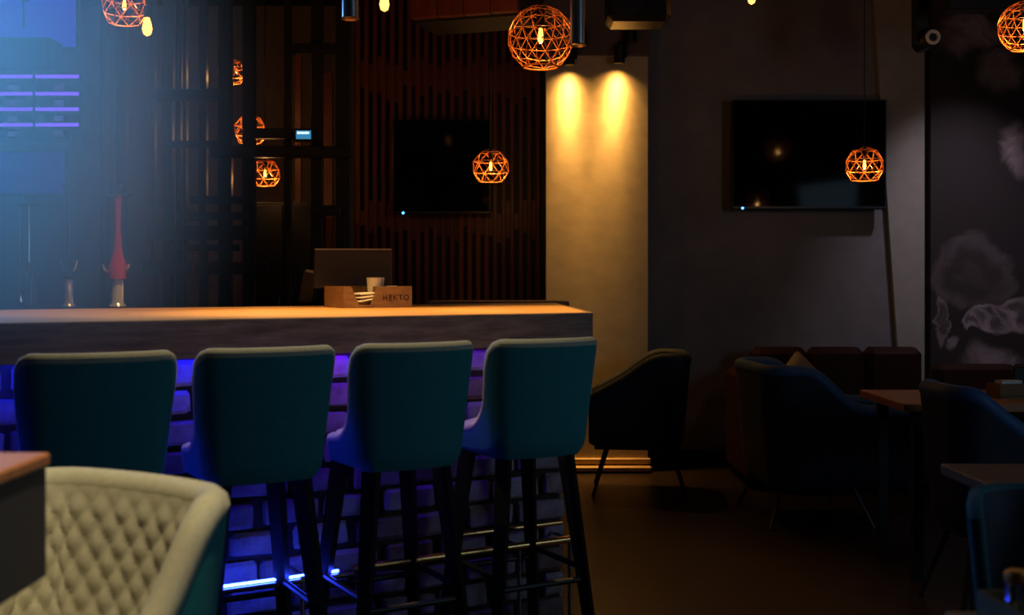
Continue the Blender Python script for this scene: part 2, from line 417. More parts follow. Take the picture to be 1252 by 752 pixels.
# low back ledge beyond the counter end
lg0, lg1 = W(535, 372, 5.9), W(684, 372, 5.9)
led2 = thing('service_shelf', 'dark low service shelf behind the far edge of the counter', 'shelf', ((lg0.x+lg1.x)/2, 6.02, 0))
MB().box((0, 0, 1.135), (lg1.x-lg0.x+0.1, 0.3, 0.03), bev=0.004).build('board', M_fascia, led2)
for s in (-1, 1): MB().box((s*0.28, 0, 0.56), (0.04, 0.26, 1.12)).build('support', M_black, led2)

# ---------------------------------------------------------------- upholstered shells
def plan_path(hw, dep, r, n, bulge=0.0):
    segs = []
    a1 = dep - r; a2 = math.pi/2*r; a3 = 2*(hw-r)
    Lt = 2*a1 + 2*a2 + a3; out = []
    for i in range(n):
        s = Lt*i/(n-1)
        if s <= a1: p = (-hw, dep - s); nn = (-1, 0)
        elif s <= a1+a2:
            t = (s-a1)/r; p = (-hw + r - r*math.cos(t), r - r*math.sin(t)); nn = (-math.cos(t), -math.sin(t))
        elif s <= a1+a2+a3: p = (-hw + r + s-a1-a2, 0); nn = (0, -1)
        elif s <= a1+2*a2+a3:
            t = (s-a1-a2-a3)/r; p = (hw - r + r*math.sin(t), r - r*math.cos(t)); nn = (math.sin(t), -math.cos(t))
        else: p = (hw, r + s-a1-2*a2-a3); nn = (1, 0)
        if bulge:
            u = p[0]/hw; p = (p[0], p[1] - bulge*(1-u*u)); q = Vector((nn[0], nn[1])) + Vector((2*bulge*u/hw*abs(nn[1]), 0)); q.normalize(); nn = (q.x, q.y)
        out.append((p, nn, s - Lt/2))
    return out
def interp(pts, x):
    if x <= pts[0][0]: return pts[0][1]
    if x >= pts[-1][0]: return pts[-1][1]
    n = len(pts); sl = [(pts[i+1][1]-pts[i][1])/(pts[i+1][0]-pts[i][0]) for i in range(n-1)]
    m = [0.0] + [0.0 if sl[i-1]*sl[i] <= 0 else 2*sl[i-1]*sl[i]/(sl[i-1]+sl[i]) for i in range(1, n-1)] + [sl[-1]]
    for i in range(n-1):
        if x <= pts[i+1][0]:
            h = pts[i+1][0]-pts[i][0]; t = (x-pts[i][0])/h
            return pts[i][1]*(2*t**3-3*t*t+1) + h*m[i]*(t**3-2*t*t+t) + pts[i+1][1]*(3*t*t-2*t**3) + h*m[i+1]*(t**3-t*t)
def shell_point(P, i, v, inset, zb, prof, taper, zmax, oy, ypow=1.0, extra=0.0):
    (p, nn, s) = P[i]; zt = interp(prof, p[1]); z = zb + (zt-zb)*v
    h = (z-zb)/(zmax-zb); k = taper*(h-1) - inset + extra
    if v < 0.12: k -= 0.018*(1-v/0.12)**2
    return Vector((p[0] + nn[0]*k, p[1] + nn[1]*k + oy, z))
def upholstery(root, hw, dep, r, zb, prof, taper, oy, m_out, m_in, ns=56, nv=14, thick=0.05, quilt=None, pipe=0.017, bulge=0.0, names=('shell', 'lining', 'edge_roll')):
    P = plan_path(hw, dep, r, ns, bulge); zmax = max(z for _, z in prof)
    def sheet(i_a, i_b, q=None):
        g = MB(); A = []; B = []
        for i in range(ns):
            ra = []; rb = []
            for j in range(nv):
                v = j/(nv-1)
                ex = 0.0
                if q:
                    s = P[i][2]; z = zb + (interp(prof, P[i][0][1])-zb)*v
                    u1 = (s + z*0.9)/q[0]; u2 = (s - z*0.9)/q[0]
                    ex = -q[1]*math.sqrt(abs(math.sin(math.pi*u1)*math.sin(math.pi*u2)))*min(1, (1-v)*9, v*9)
                ra.append(shell_point(P, i, v, i_a, zb, prof, taper, zmax, oy)); rb.append(shell_point(P, i, v, i_b, zb, prof, taper, zmax, oy, extra=ex))
            A.append(ra); B.append(rb)
        loop = [A[i] + B[i][::-1] for i in range(ns)]
        for row in loop: row.append(row[0])
        g.grid(loop)
        m = 2*nv
        n0 = len(g.v)//ns
        g.f.append(tuple(range(0, n0-1))); g.f.append(tuple(range((ns-1)*n0, ns*n0-1))[::-1])
        return g
    sheet(0.0, thick*0.5).build(names[0], m_out, root, True)
    sheet(thick*0.5, thick, quilt).build(names[1], m_in, root, True)
    top = [shell_point(P, i, 1.0, thick*0.5, zb, prof, taper, zmax, oy) + Vector((0, 0, -0.004)) for i in range(ns)]
    # round the front ends of the roll downwards
    e0, e1 = top[0].copy(), top[-1].copy()
    d0 = [shell_point(P, 0, v, thick*0.5, zb, prof, taper, zmax, oy) for v in (0.15, 0.5, 0.8)]
    d1 = [shell_point(P, ns-1, v, thick*0.5, zb, prof, taper, zmax, oy) for v in (0.8, 0.5, 0.15)]
    MB().tube(d0 + top + d1, thick*0.5 + pipe*0.35, 10).build(names[2], m_in, root, True)
def cushion(root, hw, y0, y1, z0, z1, m, name='seat', r=0.06):
    rings = []
    n = 32
    for (k, z) in ((0.02, z0), (0.0, z0+0.015), (0.0, z1-0.03), (0.012, z1-0.01), (0.04, z1), (0.12, z1+0.006)):
        ring = []
        for i in range(n):
            t = 2*math.pi*i/n; c, s = math.cos(t), math.sin(t)
            x = (hw-k)*math.copysign(abs(c)**0.45, c); y = ((y1-y0)/2-k)*math.copysign(abs(s)**0.45, s)
            ring.append(Vector((x, (y0+y1)/2 + y, z)))
        rings.append(ring)
    g = MB(); vs = [p for rr in rings for p in rr]; fs = []
    for a_ in range(len(rings)-1):
        for i in range(n): fs.append((a_*n+i, a_*n+(i+1) % n, (a_+1)*n+(i+1) % n, (a_+1)*n+i))
    fs += [tuple(range(n))[::-1], tuple(range((len(rings)-1)*n, len(rings)*n))]
    g.add(vs, fs); return g.build(name, m, root, True)

# ---------------------------------------------------------------- bar stools
ST = Vector((0.085, 3.577, 0)); d = Vector((math.cos(BRZ), math.sin(BRZ), 0)); nv_ = Vector((-math.sin(BRZ), math.cos(BRZ), 0))
def make_stool():
    t = thing('bar_stool', 'teal bar stool nearest the counter corner', 'bar stool', (0, 0, 0), BRZ, 'teal bar stools along the counter')
    prof = [(-0.045, 1.066), (-0.01, 1.067), (0.02, 1.055), (0.05, 0.995), (0.085, 0.885), (0.13, 0.828), (0.20, 0.79), (0.30, 0.775)]
    upholstery(t, 0.212, 0.29, 0.07, 0.70, prof, 0.045, -0.19, M_teal, M_cream, thick=0.036, pipe=0.002, bulge=0.045)
    cushion(t, 0.138, -0.10, 0.22, 0.725, 0.795, M_cream)
    MB().box((0, 0.04, 0.708), (0.22, 0.24, 0.03)).build('seat_base', M_blackmetal, t)
    B = []
    for (sx, sy) in ((-1, -1), (1, -1), (-1, 1), (1, 1)):
        a = Vector((sx*0.115, 0.02 + sy*0.125, 0.70)); b = Vector((sx*0.185, 0.02 + sy*0.20, 0.0))
        MB().bar(a, b, 0.032, 0.021, rot=R(45)).build('leg', M_black, t)
        q = a.lerp(b, 0.585); B.append(q)
    for (i, j, dz) in ((0, 1, 0.0), (2, 3, 0.0), (0, 2, 0.035), (1, 3, 0.035)):
        MB().tube([B[i] + Vector((0, 0, dz)), B[j] + Vector((0, 0, dz))], 0.010, 8).build('foot_bar', M_blackmetal, t, True)
    return t
st0 = make_stool()
labels = ['teal bar stool nearest the counter corner, last of the row', 'teal bar stool in front of the wooden caddy, second from the counter corner', 'teal bar stool rising behind the quilted chair, third from the counter corner', 'hazy teal bar stool furthest left, half hidden by the quilted chair']
for i, k in enumerate((0.004, 0.460, 0.908, 1.354)):
    s = st0 if i == 0 else copy_tree(st0)
    s['label'] = labels[i]
    s.location = ST - d*(k-0.043) + nv_*0.19
    s.rotation_euler = (0, 0, BRZ + R((-1, 0, -1, -2)[i]))

# ---------------------------------------------------------------- dining chairs
def make_dining_chair(label, loc, rz, m_out, m_in, quilt=(0.062, 0.011), zt=0.885, fine=True):
    t = thing('dining_chair', label, 'chair', loc, rz)
    prof = [(0.0, zt), (0.05, zt), (0.10, zt-0.03), (0.17, zt-0.15), (0.25, zt-0.25), (0.40, zt-0.29)]
    upholstery(t, 0.29, 0.40, 0.12, 0.40, prof, 0.05, -0.24, m_out, m_in, ns=150 if quilt else 48, nv=64 if quilt else 12, thick=0.055, quilt=quilt, pipe=0.006, bulge=0.05)
    cushion(t, 0.215, -0.17, 0.24, 0.41, 0.49, m_in)
    for (sx, sy) in ((-1, -1), (1, -1), (-1, 1), (1, 1)):
        MB().bar((sx*0.17, sy*0.16, 0.41), (sx*0.22, sy*0.21, 0), 0.026, 0.016).build('leg', M_black, t)
    return t
make_dining_chair('cream quilted chair with a teal outside in the left foreground', (-0.835, 1.97, 0), R(150), M_teal, M_cream, zt=0.868)
tc_ = thing('tub_chair', 'dark tub chair with its lit edge roll coloured teal in the right foreground', 'chair', (1.22, 2.27, 0), R(158))
upholstery(tc_, 0.29, 0.50, 0.16, 0.38, [(0.0, 0.80), (0.2, 0.805), (0.42, 0.83), (0.5, 0.82)], 0.04, -0.25, M_navy, M_navy, ns=64, nv=12, thick=0.03, pipe=0.002)
for o_ in tc_.children:
    if o_.name.startswith('edge_roll'): o_.data.materials[0] = mat('lit_edge_teal', (0.005, 0.07, 0.09), 0.8); o_['label'] = 'edge roll coloured teal as the lit edge'  # teal on the roll alone paints in the chair's lit edge
cushion(tc_, 0.21, -0.17, 0.25, 0.40, 0.48, M_navy)
for (sx, sy) in ((-1, -1), (1, -1), (-1, 1), (1, 1)):
    MB().bar((sx*0.17, sy*0.16, 0.40), (sx*0.21, sy*0.20, 0), 0.026, 0.016).build('leg', M_black, tc_)

# ---------------------------------------------------------------- tables
def table(name, label, x0, x1, y0, y1, zt, th, m_t, m_s, rz=0.0, leg=0.03, inset=0.08, apron=0.0):
    cx, cy = (x0+x1)/2, (y0+y1)/2; wx, wy = x1-x0, y1-y0
    t = thing(name, label, 'table', (cx, cy, 0), rz)
    MB().box((0, 0, zt-th/2), (wx, wy, th), bev=0.004).build('table_top', m_t, t)
    if apron:
        for (c, s) in (((0, wy/2-0.02, 0), (wx-0.012, 0.03, apron)), ((0, -wy/2+0.02, 0), (wx-0.012, 0.03, apron)), ((wx/2-0.02, 0, 0), (0.03, wy-0.072, apron)), ((-wx/2+0.02, 0, 0), (0.03, wy-0.072, apron))):
            MB().box((c[0], c[1], zt-th-apron/2), s).build('apron', m_s, t)
    for sx in (-1, 1):
        for sy in (-1, 1):
            MB().bar((sx*(wx/2-inset), sy*(wy/2-inset), zt-th), (sx*(wx/2-inset), sy*(wy/2-inset), 0), leg).build('leg', m_s, t)
    return t
table('high_table', 'high dark table with a reddish wooden top at the left edge', -1.42, -0.715, 1.02, 1.765, 1.0, 0.02, M_table, M_tabledark, apron=0.17, inset=0.14)
table('dining_table', 'dark wooden table behind the right foreground chair', 1.20, 1.95, 2.80, 3.19, 0.75, 0.03, mat('walnut', (0.10, 0.045, 0.028), 0.5, color2=(0.14, 0.065, 0.04), scale=6, stretch=(1, 9, 1)), M_black)
t2 = table('dining_table', 'wooden dining table lit warm in front of the smoke mural', 1.62, 2.75, 4.70, 5.30, 0.75, 0.035, M_table, M_black)

# ---------------------------------------------------------------- far seating
def armchair(label, loc, rz, m, prof, hw=0.33, dep=0.62, zb=0.30, leg_h=0.30):
    t = thing('armchair', label, 'armchair', loc, rz)
    upholstery(t, hw, dep, 0.12, zb, prof, 0.05, -0.30, m, m, ns=48, nv=10, thick=0.06, pipe=0.014)
    cushion(t, hw-0.07, -0.22, 0.30, zb+0.01, zb+0.12, m)
    for (sx, sy) in ((-1, -1), (1, -1), (-1, 1), (1, 1)):
        MB().bar((sx*(hw-0.12), sy*0.18, zb+0.02), (sx*(hw-0.03), sy*0.27, 0), 0.014, 0.010, 6).build('leg', M_blackmetal, t)
    return t
armchair('dark armchair facing the lit column', (0.76, 6.80, 0), R(84), M_navy, [(0, 0.805), (0.16, 0.805), (0.40, 0.67), (0.56, 0.58)], hw=0.26, dep=0.56, zb=0.27)
armchair('navy armchair with sloping arms in front of the leather sofa', (1.545, 6.05, 0), R(-86), M_navy, [(0, 0.80), (0.20, 0.80), (0.50, 0.60), (0.80, 0.58)], hw=0.34, dep=0.80, zb=0.20)
armchair('small navy chair tucked at the warm-lit dining table', (1.91, 4.38, 0), R(-86), M_navy, [(0, 0.84), (0.04, 0.84), (0.22, 0.73), (0.42, 0.60)], hw=0.21, dep=0.42)

for o_ in list(bpy.data.objects):
    if o_.name.startswith('edge_roll') and o_.parent and o_.parent.name in ('armchair.001', 'armchair.002'):
        o_.data.materials[0] = mat('lit_edge_velvet', (0.02, 0.075, 0.19), 0.6, sheen=0.3); o_['label'] = 'edge roll in brighter blue for its lit rim'  # brighter blue on the rolls paints in the rim light
sofa = thing('sofa', 'brown leather sofa along the grey wall', 'sofa', (2.1, 7.15, 0))
sl, sr = W(930, 0, 7.1).x - 2.1, 0.56
MB().box(((sl+sr)/2, 0.0, 0.20), (sr-sl, 0.74, 0.34), bev=0.02).build('base', M_leather, sofa)
for k in range(2):
    MB().box((sl + (k+0.5)*(sr-sl)/2, -0.06, 0.42), ((sr-sl)/2-0.02, 0.60, 0.11), bev=0.03).build('seat_cushion', M_leather, sofa)
for k in range(3):
    MB().box((sl + (k+0.5)*(sr-sl)/3, 0.27, 0.60), ((sr-sl)/3-0.015, 0.18, 0.44), bev=0.04).build('back_cushion', M_leather, sofa)
MB().box((sl-0.06, 0.02, 0.36), (0.16, 0.76, 0.66), bev=0.04).build('armrest', M_leather, sofa)
bench = thing('bench_sofa', 'dark red bench sofa under the smoke mural', 'sofa', (3.32, 7.28, 0))
MB().box((0, 0, 0.20), (1.06, 0.66, 0.36), bev=0.02).build('base', M_leather, bench)
for k in range(2): MB().box((-0.265+0.53*k, -0.06, 0.43), (0.52, 0.54, 0.10), bev=0.03).build('seat_cushion', M_leather, bench)
for k in range(2): MB().box((-0.265+0.53*k, 0.25, 0.55), (0.52, 0.16, 0.30), bev=0.03).build('back_cushion', M_leather, bench)
pl = thing('throw_pillow', 'beige throw pillow leaning on the leather sofa', 'pillow', (1.80, 7.13, 0.478), R(20)); pl.scale = (0.74, 0.74, 0.74)
g = MB(); Pg = []
for i in range(13):
    row = []
    for j in range(13):
        u, v = i/6-1, j/6-1; e = (1-u**4)*(1-v**4)
        row.append(Vector((u*0.17*(1-0.08*(1-e)), -0.06*e**0.6, v*0.17)))
    Pg.append(row)
g.grid(Pg); Pb = [[Vector((p.x, -p.y, p.z)) for p in r_] for r_ in Pg]; g.grid(Pb)
rot = Matrix.Rotation(R(-12), 4, 'X') @ Matrix.Rotation(R(45), 4, 'Y')
g.v = [tuple(rot @ Vector(p) + Vector((0, 0, 0.235))) for p in g.v]
g.build('pillow_cover', M_beige, pl, True)

# things on the warm-lit dining table
tb = thing('table_caddy', 'small reddish wooden caddy on the warm-lit dining table', 'caddy', (2.16, 4.95, 0.75), R(12))
MB().box((0, 0, 0.006), (0.15, 0.10, 0.012)).build('bottom', M_box, tb)
for s in (-1, 1):
    MB().box((0, s*0.046, 0.035), (0.15, 0.008, 0.058)).build('side', M_box, tb); MB().box((s*0.071, 0, 0.035), (0.008, 0.083, 0.058)).build('end', M_box, tb)
MB().box((0, 0, 0.045), (0.10, 0.05, 0.06)).build('napkins', M_paper, tb)
ash = thing('menu_holder', 'low black menu holder on the warm-lit dining table', 'menu holder', (2.36, 5.08, 0.75), R(5))
MB().box((0, 0, 0.01), (0.24, 0.10, 0.02), bev=0.004).build('base', M_black, ash)
MB().box((0, 0.01, 0.07), (0.24, 0.012, 0.10), bev=0.003).build('card', M_black, ash)

# right foreground tray with a shaker
table('side_table', 'small table under the wooden tray at the lower right corner', 0.74, 1.25, 1.38, 1.95, 0.70, 0.03, M_table, M_black)
tr = thing('serving_tray', 'small wooden tray holding a metal shaker at the lower right corner', 'tray', (0.90, 1.83, 0.70), R(4))
MB().box((0, 0, 0.006), (0.24, 0.15, 0.012)).build('bottom', M_box, tr)
for s in (-1, 1):
    MB().box((0, s*0.071, 0.028), (0.24, 0.008, 0.045)).build('side', M_box, tr); MB().box((s*0.116, 0, 0.028), (0.008, 0.134, 0.045)).build('end', M_box, tr)
sh = thing('shaker', 'small shiny metal shaker standing in the wooden tray', 'shaker', (0.812, 1.83, 0.712))
MB().lathe([(0.016, 0), (0.019, 0.002), (0.019, 0.066), (0.018, 0.07)], 24).build('body', M_chrome, sh, True)
MB().lathe([(0.0175, 0.071), (0.0195, 0.073), (0.0195, 0.082), (0.014, 0.088)], 24).build('cap', M_copper, sh, True)

# ---------------------------------------------------------------- things on the bar
# wooden caddy with carved lettering
q = W(388, 374, 0.1245*F/36.5); q2 = W(500, 377, 0.1245*F/37)
cd = thing('condiment_caddy', 'wooden condiment caddy with carved letters on the counter', 'caddy', (-0.614, 4.853, CT), R(30))
wd, hd, dd = 0.31, 0.090, 0.22
fr = MB()
def frontplate(y0, y1):
    pts = [(-wd/2, 0), (wd/2, 0), (wd/2, hd), (0.002, hd), (-0.032, 0.012), (-0.086, 0.012), (-0.122, hd), (-wd/2, hd)]
    n = len(pts); vs = [(x, y0, z) for x, z in pts] + [(x, y1, z) for x, z in pts]
    fs = [(i, (i+1) % n, n+(i+1) % n, n+i) for i in range(n)]
    for b_, rev in ((0, False), (n, True)):
        for f_ in ((0, 5, 6, 7), (0, 1, 4, 5), (1, 2, 3, 4)):
            q_ = tuple(i + b_ for i in f_); fs.append(q_ if not rev else q_[::-1])
    return vs, fs
fr.add(*frontplate(-dd/2, -dd/2+0.012)); fr.build('front_panel', M_box, cd)
MB().box((0, dd/2-0.006, hd/2), (wd, 0.012, hd)).build('back_panel', M_box, cd)
for s in (-1, 1): MB().box((s*(wd/2-0.006), 0, hd/2), (0.012, dd-0.024, hd)).build('side_panel', M_box, cd)
MB().box((0.012, 0, hd/2), (0.01, dd-0.024, hd-0.002)).build('divider', M_box, cd)
MB().box((0, 0, 0.004), (wd-0.024, dd-0.024, 0.008)).build('bottom', M_box, cd)
fc = bpy.data.curves.new('carved_letters', 'FONT'); fc.body = 'HEKTO'; fc.size = 0.032; fc.extrude = 0.0012; fc.align_x = 'CENTER'; fc.space_character = 1.25
ft = bpy.data.objects.new('letters_curve', fc); C.objects.link(ft)
bpy.context.view_layer.update()
me_ = bpy.data.meshes.new_from_object(ft.evaluated_get(bpy.context.evaluated_depsgraph_get())); me_.name = 'carved_letters'
bpy.data.objects.remove(ft)
me_.materials.clear(); me_.materials.append(mat('burnt_letters', (0.035, 0.014, 0.006), 0.8))
ft = bpy.data.objects.new('carved_letters', me_); C.objects.link(ft); ft.parent = cd; ft.location = (0.080, -dd/2-0.0006, 0.032); ft.rotation_euler = (R(90), 0, 0)
cup = thing('paper_cup', 'pale paper cup standing in the condiment caddy', 'cup', (W(459, 0, 4.86).x, 4.86, CT+0.0085))
MB().lathe([(0.026, 0), (0.028, 0.0), (0.038, 0.115), (0.040, 0.118), (0.036, 0.118), (0.027, 0.006), (0.0, 0.006)], 28).build('cup_wall', M_paper, cup, True)
nap = thing('napkin_stack', 'folded white napkins in the notch of the condiment caddy', 'napkins', (W(443, 0, 4.78).x, 4.80, CT+0.009), R(30))
for k in range(3): MB().box((0, 0.0, 0.022+0.014*k), (0.07, 0.10, 0.008), bev=0.003, M=Matrix.Rotation(R(-9+3*k), 4, 'Y')).build('napkin', M_paper, nap)
o = MB().box((0, 0, 0), (0.05, 0.035, 0.03), bev=0.006).build('sugar_sachet', M_paper, None, False, W(479, 0, 4.93), R(20)); o.location.z = CT+0.076
tag(o, 'small white sugar packet in the caddy beside the paper cup', 'sugar packet')
# point of sale monitor
pm = thing('sales_monitor', 'dark sales monitor seen from behind on the counter', 'monitor', (W(431, 0, 5.2).x, 5.22, CT), R(6))
MB().box((0, 0.0, 0.012), (0.22, 0.18, 0.024), bev=0.006).build('base', M_plastic, pm)
MB().box((0, 0.02, 0.09), (0.08, 0.04, 0.15), bev=0.005).build('stand', M_plastic, pm)
MB().box((0, -0.01, 0.165), (0.355, 0.028, 0.19), bev=0.008, M=Matrix.Rotation(R(-24), 4, 'X')).build('screen_housing', mat('monitor_plastic', (0.11, 0.095, 0.085), 0.35), pm)
MB().box((0, 0.028, 0.257), (0.35, 0.03, 0.008), bev=0.002).build('top_rim', mat('pale_plastic', (0.5, 0.45, 0.4), 0.4), pm)
MB().box((0.10, -0.046, 0.125), (0.07, 0.003, 0.012)).build('badge', mat('badge_grey', (0.25, 0.2, 0.15), 0.4), pm)
ct = thing('card_terminal', 'black card terminal leaning left of the sales monitor', 'card terminal', (W(377, 0, 5.2).x, 5.2, CT))
MB().box((0, 0, 0.085), (0.075, 0.03, 0.165), bev=0.008, M=Matrix.Rotation(R(10), 4, 'Y')).build('body', M_plastic, ct)
MB().box((0.014, -0.017, 0.155), (0.045, 0.004, 0.012), M=Matrix.Rotation(R(10), 4, 'Y')).build('display', mat('terminal_display', (0.3, 0.3, 0.32), 0.3), ct)

# hookahs
def hookah(kind, px, label):
    Y = 4.88; p = W(px, 0, Y)
    t = thing('hookah', label, 'hookah', (p.x, Y, CT), 0, 'hookahs along the back edge of the counter')
    k = Y/F
    if kind == 'red':
        MB().lathe([(0.030, 0), (0.036, 0.004), (0.030, 0.012), (0.024, 0.02), (0.024, 0.11), (0.020, 0.118)], 24).build('metal_base', mat('pale_metal', (0.85, 0.85, 0.88), 0.22, metal=0.55), t, True)
        MB().lathe([(0.016, 0.116), (0.038, 0.122), (0.042, 0.15), (0.040, 0.175), (0.026, 0.21), (0.018, 0.25), (0.014, 0.33), (0.016, 0.42), (0.020, 0.468), (0.012, 0.472)], 28).build('stem', M_redglass, t, True)
        for s in (-1, 1): MB().tube([(s*0.036, -0.012, 0.15), (s*0.050, -0.02, 0.165), (s*0.055, -0.022, 0.185)], 0.006, 8).build('hose_port', M_steel, t, True)
        zt = 0.472
    elif kind == 'port':
        MB().lathe([(0.026, 0), (0.030, 0.004), (0.018, 0.02), (0.017, 0.10), (0.022, 0.115), (0.010, 0.12)], 24).build('metal_base', mat('pale_metal', (0.85, 0.85, 0.88), 0.22, metal=0.55), t, True)
        MB().lathe([(0.010, 0.12), (0.020, 0.13), (0.016, 0.16), (0.006, 0.19), (0.006, 0.46), (0.008, 0.472)], 20).build('stem', M_blackmetal, t, True)
        for s in (-1, 1): MB().tube([(s*0.012, 0, 0.15), (s*0.028, 0, 0.165), (s*0.036, 0, 0.20)], 0.006, 8).build('hose_port', M_steel, t, True)
        zt = 0.472
    else:
        MB().lathe([(0.030, 0), (0.036, 0.003), (0.034, 0.06), (0.026, 0.11), (0.022, 0.15), (0.018, 0.155)], 28).build('glass_vase', M_glass, t, True)
        MB().lathe([(0.006, 0.01), (0.010, 0.02), (0.012, 0.14), (0.024, 0.156), (0.010, 0.17), (0.007, 0.20), (0.007, 0.42), (0.008, 0.43)], 20).build('stem', M_chrome, t, True)
        MB().tube([(-0.02, 0, 0.02), (-0.038, 0, 0.10), (-0.040, 0, 0.25), (-0.035, 0, 0.42)], 0.006, 8).build('hose', M_steel, t, True)
        zt = 0.43
    MB().lathe([(0.010, zt), (0.050, zt+0.004), (0.058, zt+0.012), (0.054, zt+0.012), (0.010, zt+0.008)], 28).build('ash_tray', M_steel, t, True)
    MB().lathe([(0.008, zt+0.008), (0.012, zt+0.02), (0.024, zt+0.04), (0.026, zt+0.055), (0.022, zt+0.055), (0.006, zt+0.035)], 20).build('bowl', M_blackmetal, t, True)
    return t
hookah('glass', 35, 'hookah with a clear glass vase, leftmost on the counter')
hookah('port', 84, 'slim dark hookah with two hose ports, between the other two hookahs')
hookah('red', 144, 'hookah with a glossy red stem on the counter')

# ---------------------------------------------------------------- lattice screen behind the bar
YL = 6.6
lat = thing('lattice_screen', 'tall dark lattice of posts and short boards behind the bar', 'screen', (W(280, 0, YL).x, YL, 0))
lx = lat.location.x
def lpost(px, wpx, y0=-20, y1=None, dy=0.0, m=M_post, name='post'):
    zt = W(0, y0, YL).z if y0 > -20 else 3.4
    zb = 0 if y1 is None else W(0, y1, YL).z
    MB().box((W(px, 0, YL).x-lx, dy, (zt+zb)/2), (wpx*YL/F, 0.05, zt-zb), bev=0.004).build(name, m, lat)
for (px, wp) in ((128, 7), (150, 12), (188, 5), (206, 12), (219, 6), (227, 4), (249, 9), (276, 16), (305, 15), (352, 8), (388, 14), (420, 18)):
    lpost(px, wp)
def lboard(x0_, x1_, yc, hpx, dy=-0.05):
    a = W(x0_, yc, YL); b = W(x1_, yc, YL)
    MB().box(((a.x+b.x)/2-lx, dy, a.z), (b.x-a.x, 0.045, hpx*YL/F), bev=0.004).build('board', M_post, lat)
for b_ in ((195, 272, 118, 14), (236, 312, 245, 9), (222, 306, 265, 9), (186, 306, 285, 17), (214, 296, 303, 8), (180, 236, 327, 16), (243, 330, 328, 15), (260, 432, 187, 14), (384, 418, 258, 12), (300, 360, 165, 12), (205, 275, 178, 8), (350, 420, 62, 12)):
    lboard(*b_)
# narrow brown boards behind the lattice, lit warm
for (px, wp, y0, y1, lb) in ((401, 12, 90, 420, 'tall brown board right of the lattice screen'), (365, 7, 65, 145, 'short brown board above the blue display')):
    a, b = W(px, y0, 7.9), W(px, y1, 7.9)
    o = MB().box((0, 0, (a.z-0)/2), (wp*7.9/F, 0.04, a.z)).build('wood_board', M_slat, None, False, (a.x, 7.9, 0)); tag(o, lb, 'board')
# tall black cabinet
cab = thing('tall_cabinet', 'tall black cabinet behind the lattice screen', 'cabinet', (W(347, 0, 7.2).x, 7.4, 0))
MB().box((0, 0, 0.875), (0.40, 0.42, 1.75), bev=0.006).build('body', M_black, cab)
for s in (-1, 1):
    dr = MB().box((s*0.10, -0.218, 0.875), (0.19, 0.016, 1.71), bev=0.003).build('door', M_black, cab)
    MB().tube([(s*0.025, -0.235, 0.85), (s*0.025, -0.235, 1.15)], 0.006, 8).build('handle', M_steel, dr, True)
# small lit blue display
a = W(367, 162, 6.4)
ds = thing('lit_display', 'tiny glowing blue display on the lattice screen', 'display', (a.x, 6.52, a.z-0.035))
MB().box((0, 0, 0.035), (0.115, 0.03, 0.075), bev=0.003).build('housing', M_plastic, ds)
MB().box((0, -0.016, 0.035), (0.085, 0.003, 0.048)).build('screen', mat('display_blue', (0.05, 0.3, 0.5), 0.4, emit=(0.06, 0.35, 0.65), strength=0.6), ds)
for k in range(6): MB().box((-0.030+0.0115*k, -0.019, 0.046), (0.009, 0.002, 0.013 - 0.004*(k % 2))).build('digit', mat('display_text', (0.8, 0.95, 1), 0.4, emit=(0.55, 0.85, 1.0), strength=2.0), ds)

# ---------------------------------------------------------------- shelf with tins, purple light
YB2 = 6.9
sx0, sx1 = W(-70, 0, YB2).x, W(99, 0, YB2).x
bs = thing('back_shelf', 'wall shelf with purple lit edges holding small tins', 'shelf', ((sx0+sx1)/2, YB2, 0))
wS = sx1-sx0
M_led_p = mat('shelf_led', (0.25, 0.07, 1), 0.4, emit=(0.20, 0.06, 1.0), strength=1.7)
zs = [W(0, y, YB2).z for y in (94, 115, 134, 153, 172)]
for k, z in enumerate(zs):
    s = MB().box((0, 0.06, z), (wS, 0.14, 0.018), bev=0.002).build('shelf_board', M_black, bs)
    if k < 4:
        for c in range(3):
            xx = -wS/2 + (c+0.5)*wS/3
            MB().box((xx + 0.0, -0.014, z), (wS/3-0.02, 0.006, 0.020)).build('light_strip', M_led_p, s)
MB().box((0, 0.15, (zs[0]+zs[-1])/2), (wS, 0.02, zs[0]-zs[-1]+0.02)).build('back_board', M_black, bs)
for x in (-wS/2, -wS/6, wS/6, wS/2): MB().box((x, 0.06, (zs[0]+zs[-1])/2), (0.012, 0.13, zs[0]-zs[-1])).build('upright', M_black, bs)
M_tin = mat('tin_dark', (0.03, 0.03, 0.045), 0.4, metal=0.5); M_tinl = mat('tin_label', (0.8, 0.75, 0.9), 0.6)
rows = ['top', 'second', 'third', 'bottom']; cols = {0: 'left', 1: 'middle', 2: 'right'}
for r_ in range(4):
    for c in range(3):
        xx = bs.location.x - wS/2 + (c+0.5)*wS/3
        t = thing('storage_tin', 'dark tin with a pale label, %s tin on the %s purple shelf' % (cols[c], rows[r_]), 'tin', (xx, YB2+0.055, zs[r_+1]+0.009), 0, 'tins on the purple shelves')
        MB().lathe([(0.044, 0), (0.046, 0.003), (0.046, 0.058), (0.042, 0.062)], 24).build('can', M_tin, t, True)
        MB().box((0, -0.046, 0.033), (0.055, 0.004, 0.034)).build('label_plate', M_tinl, t)
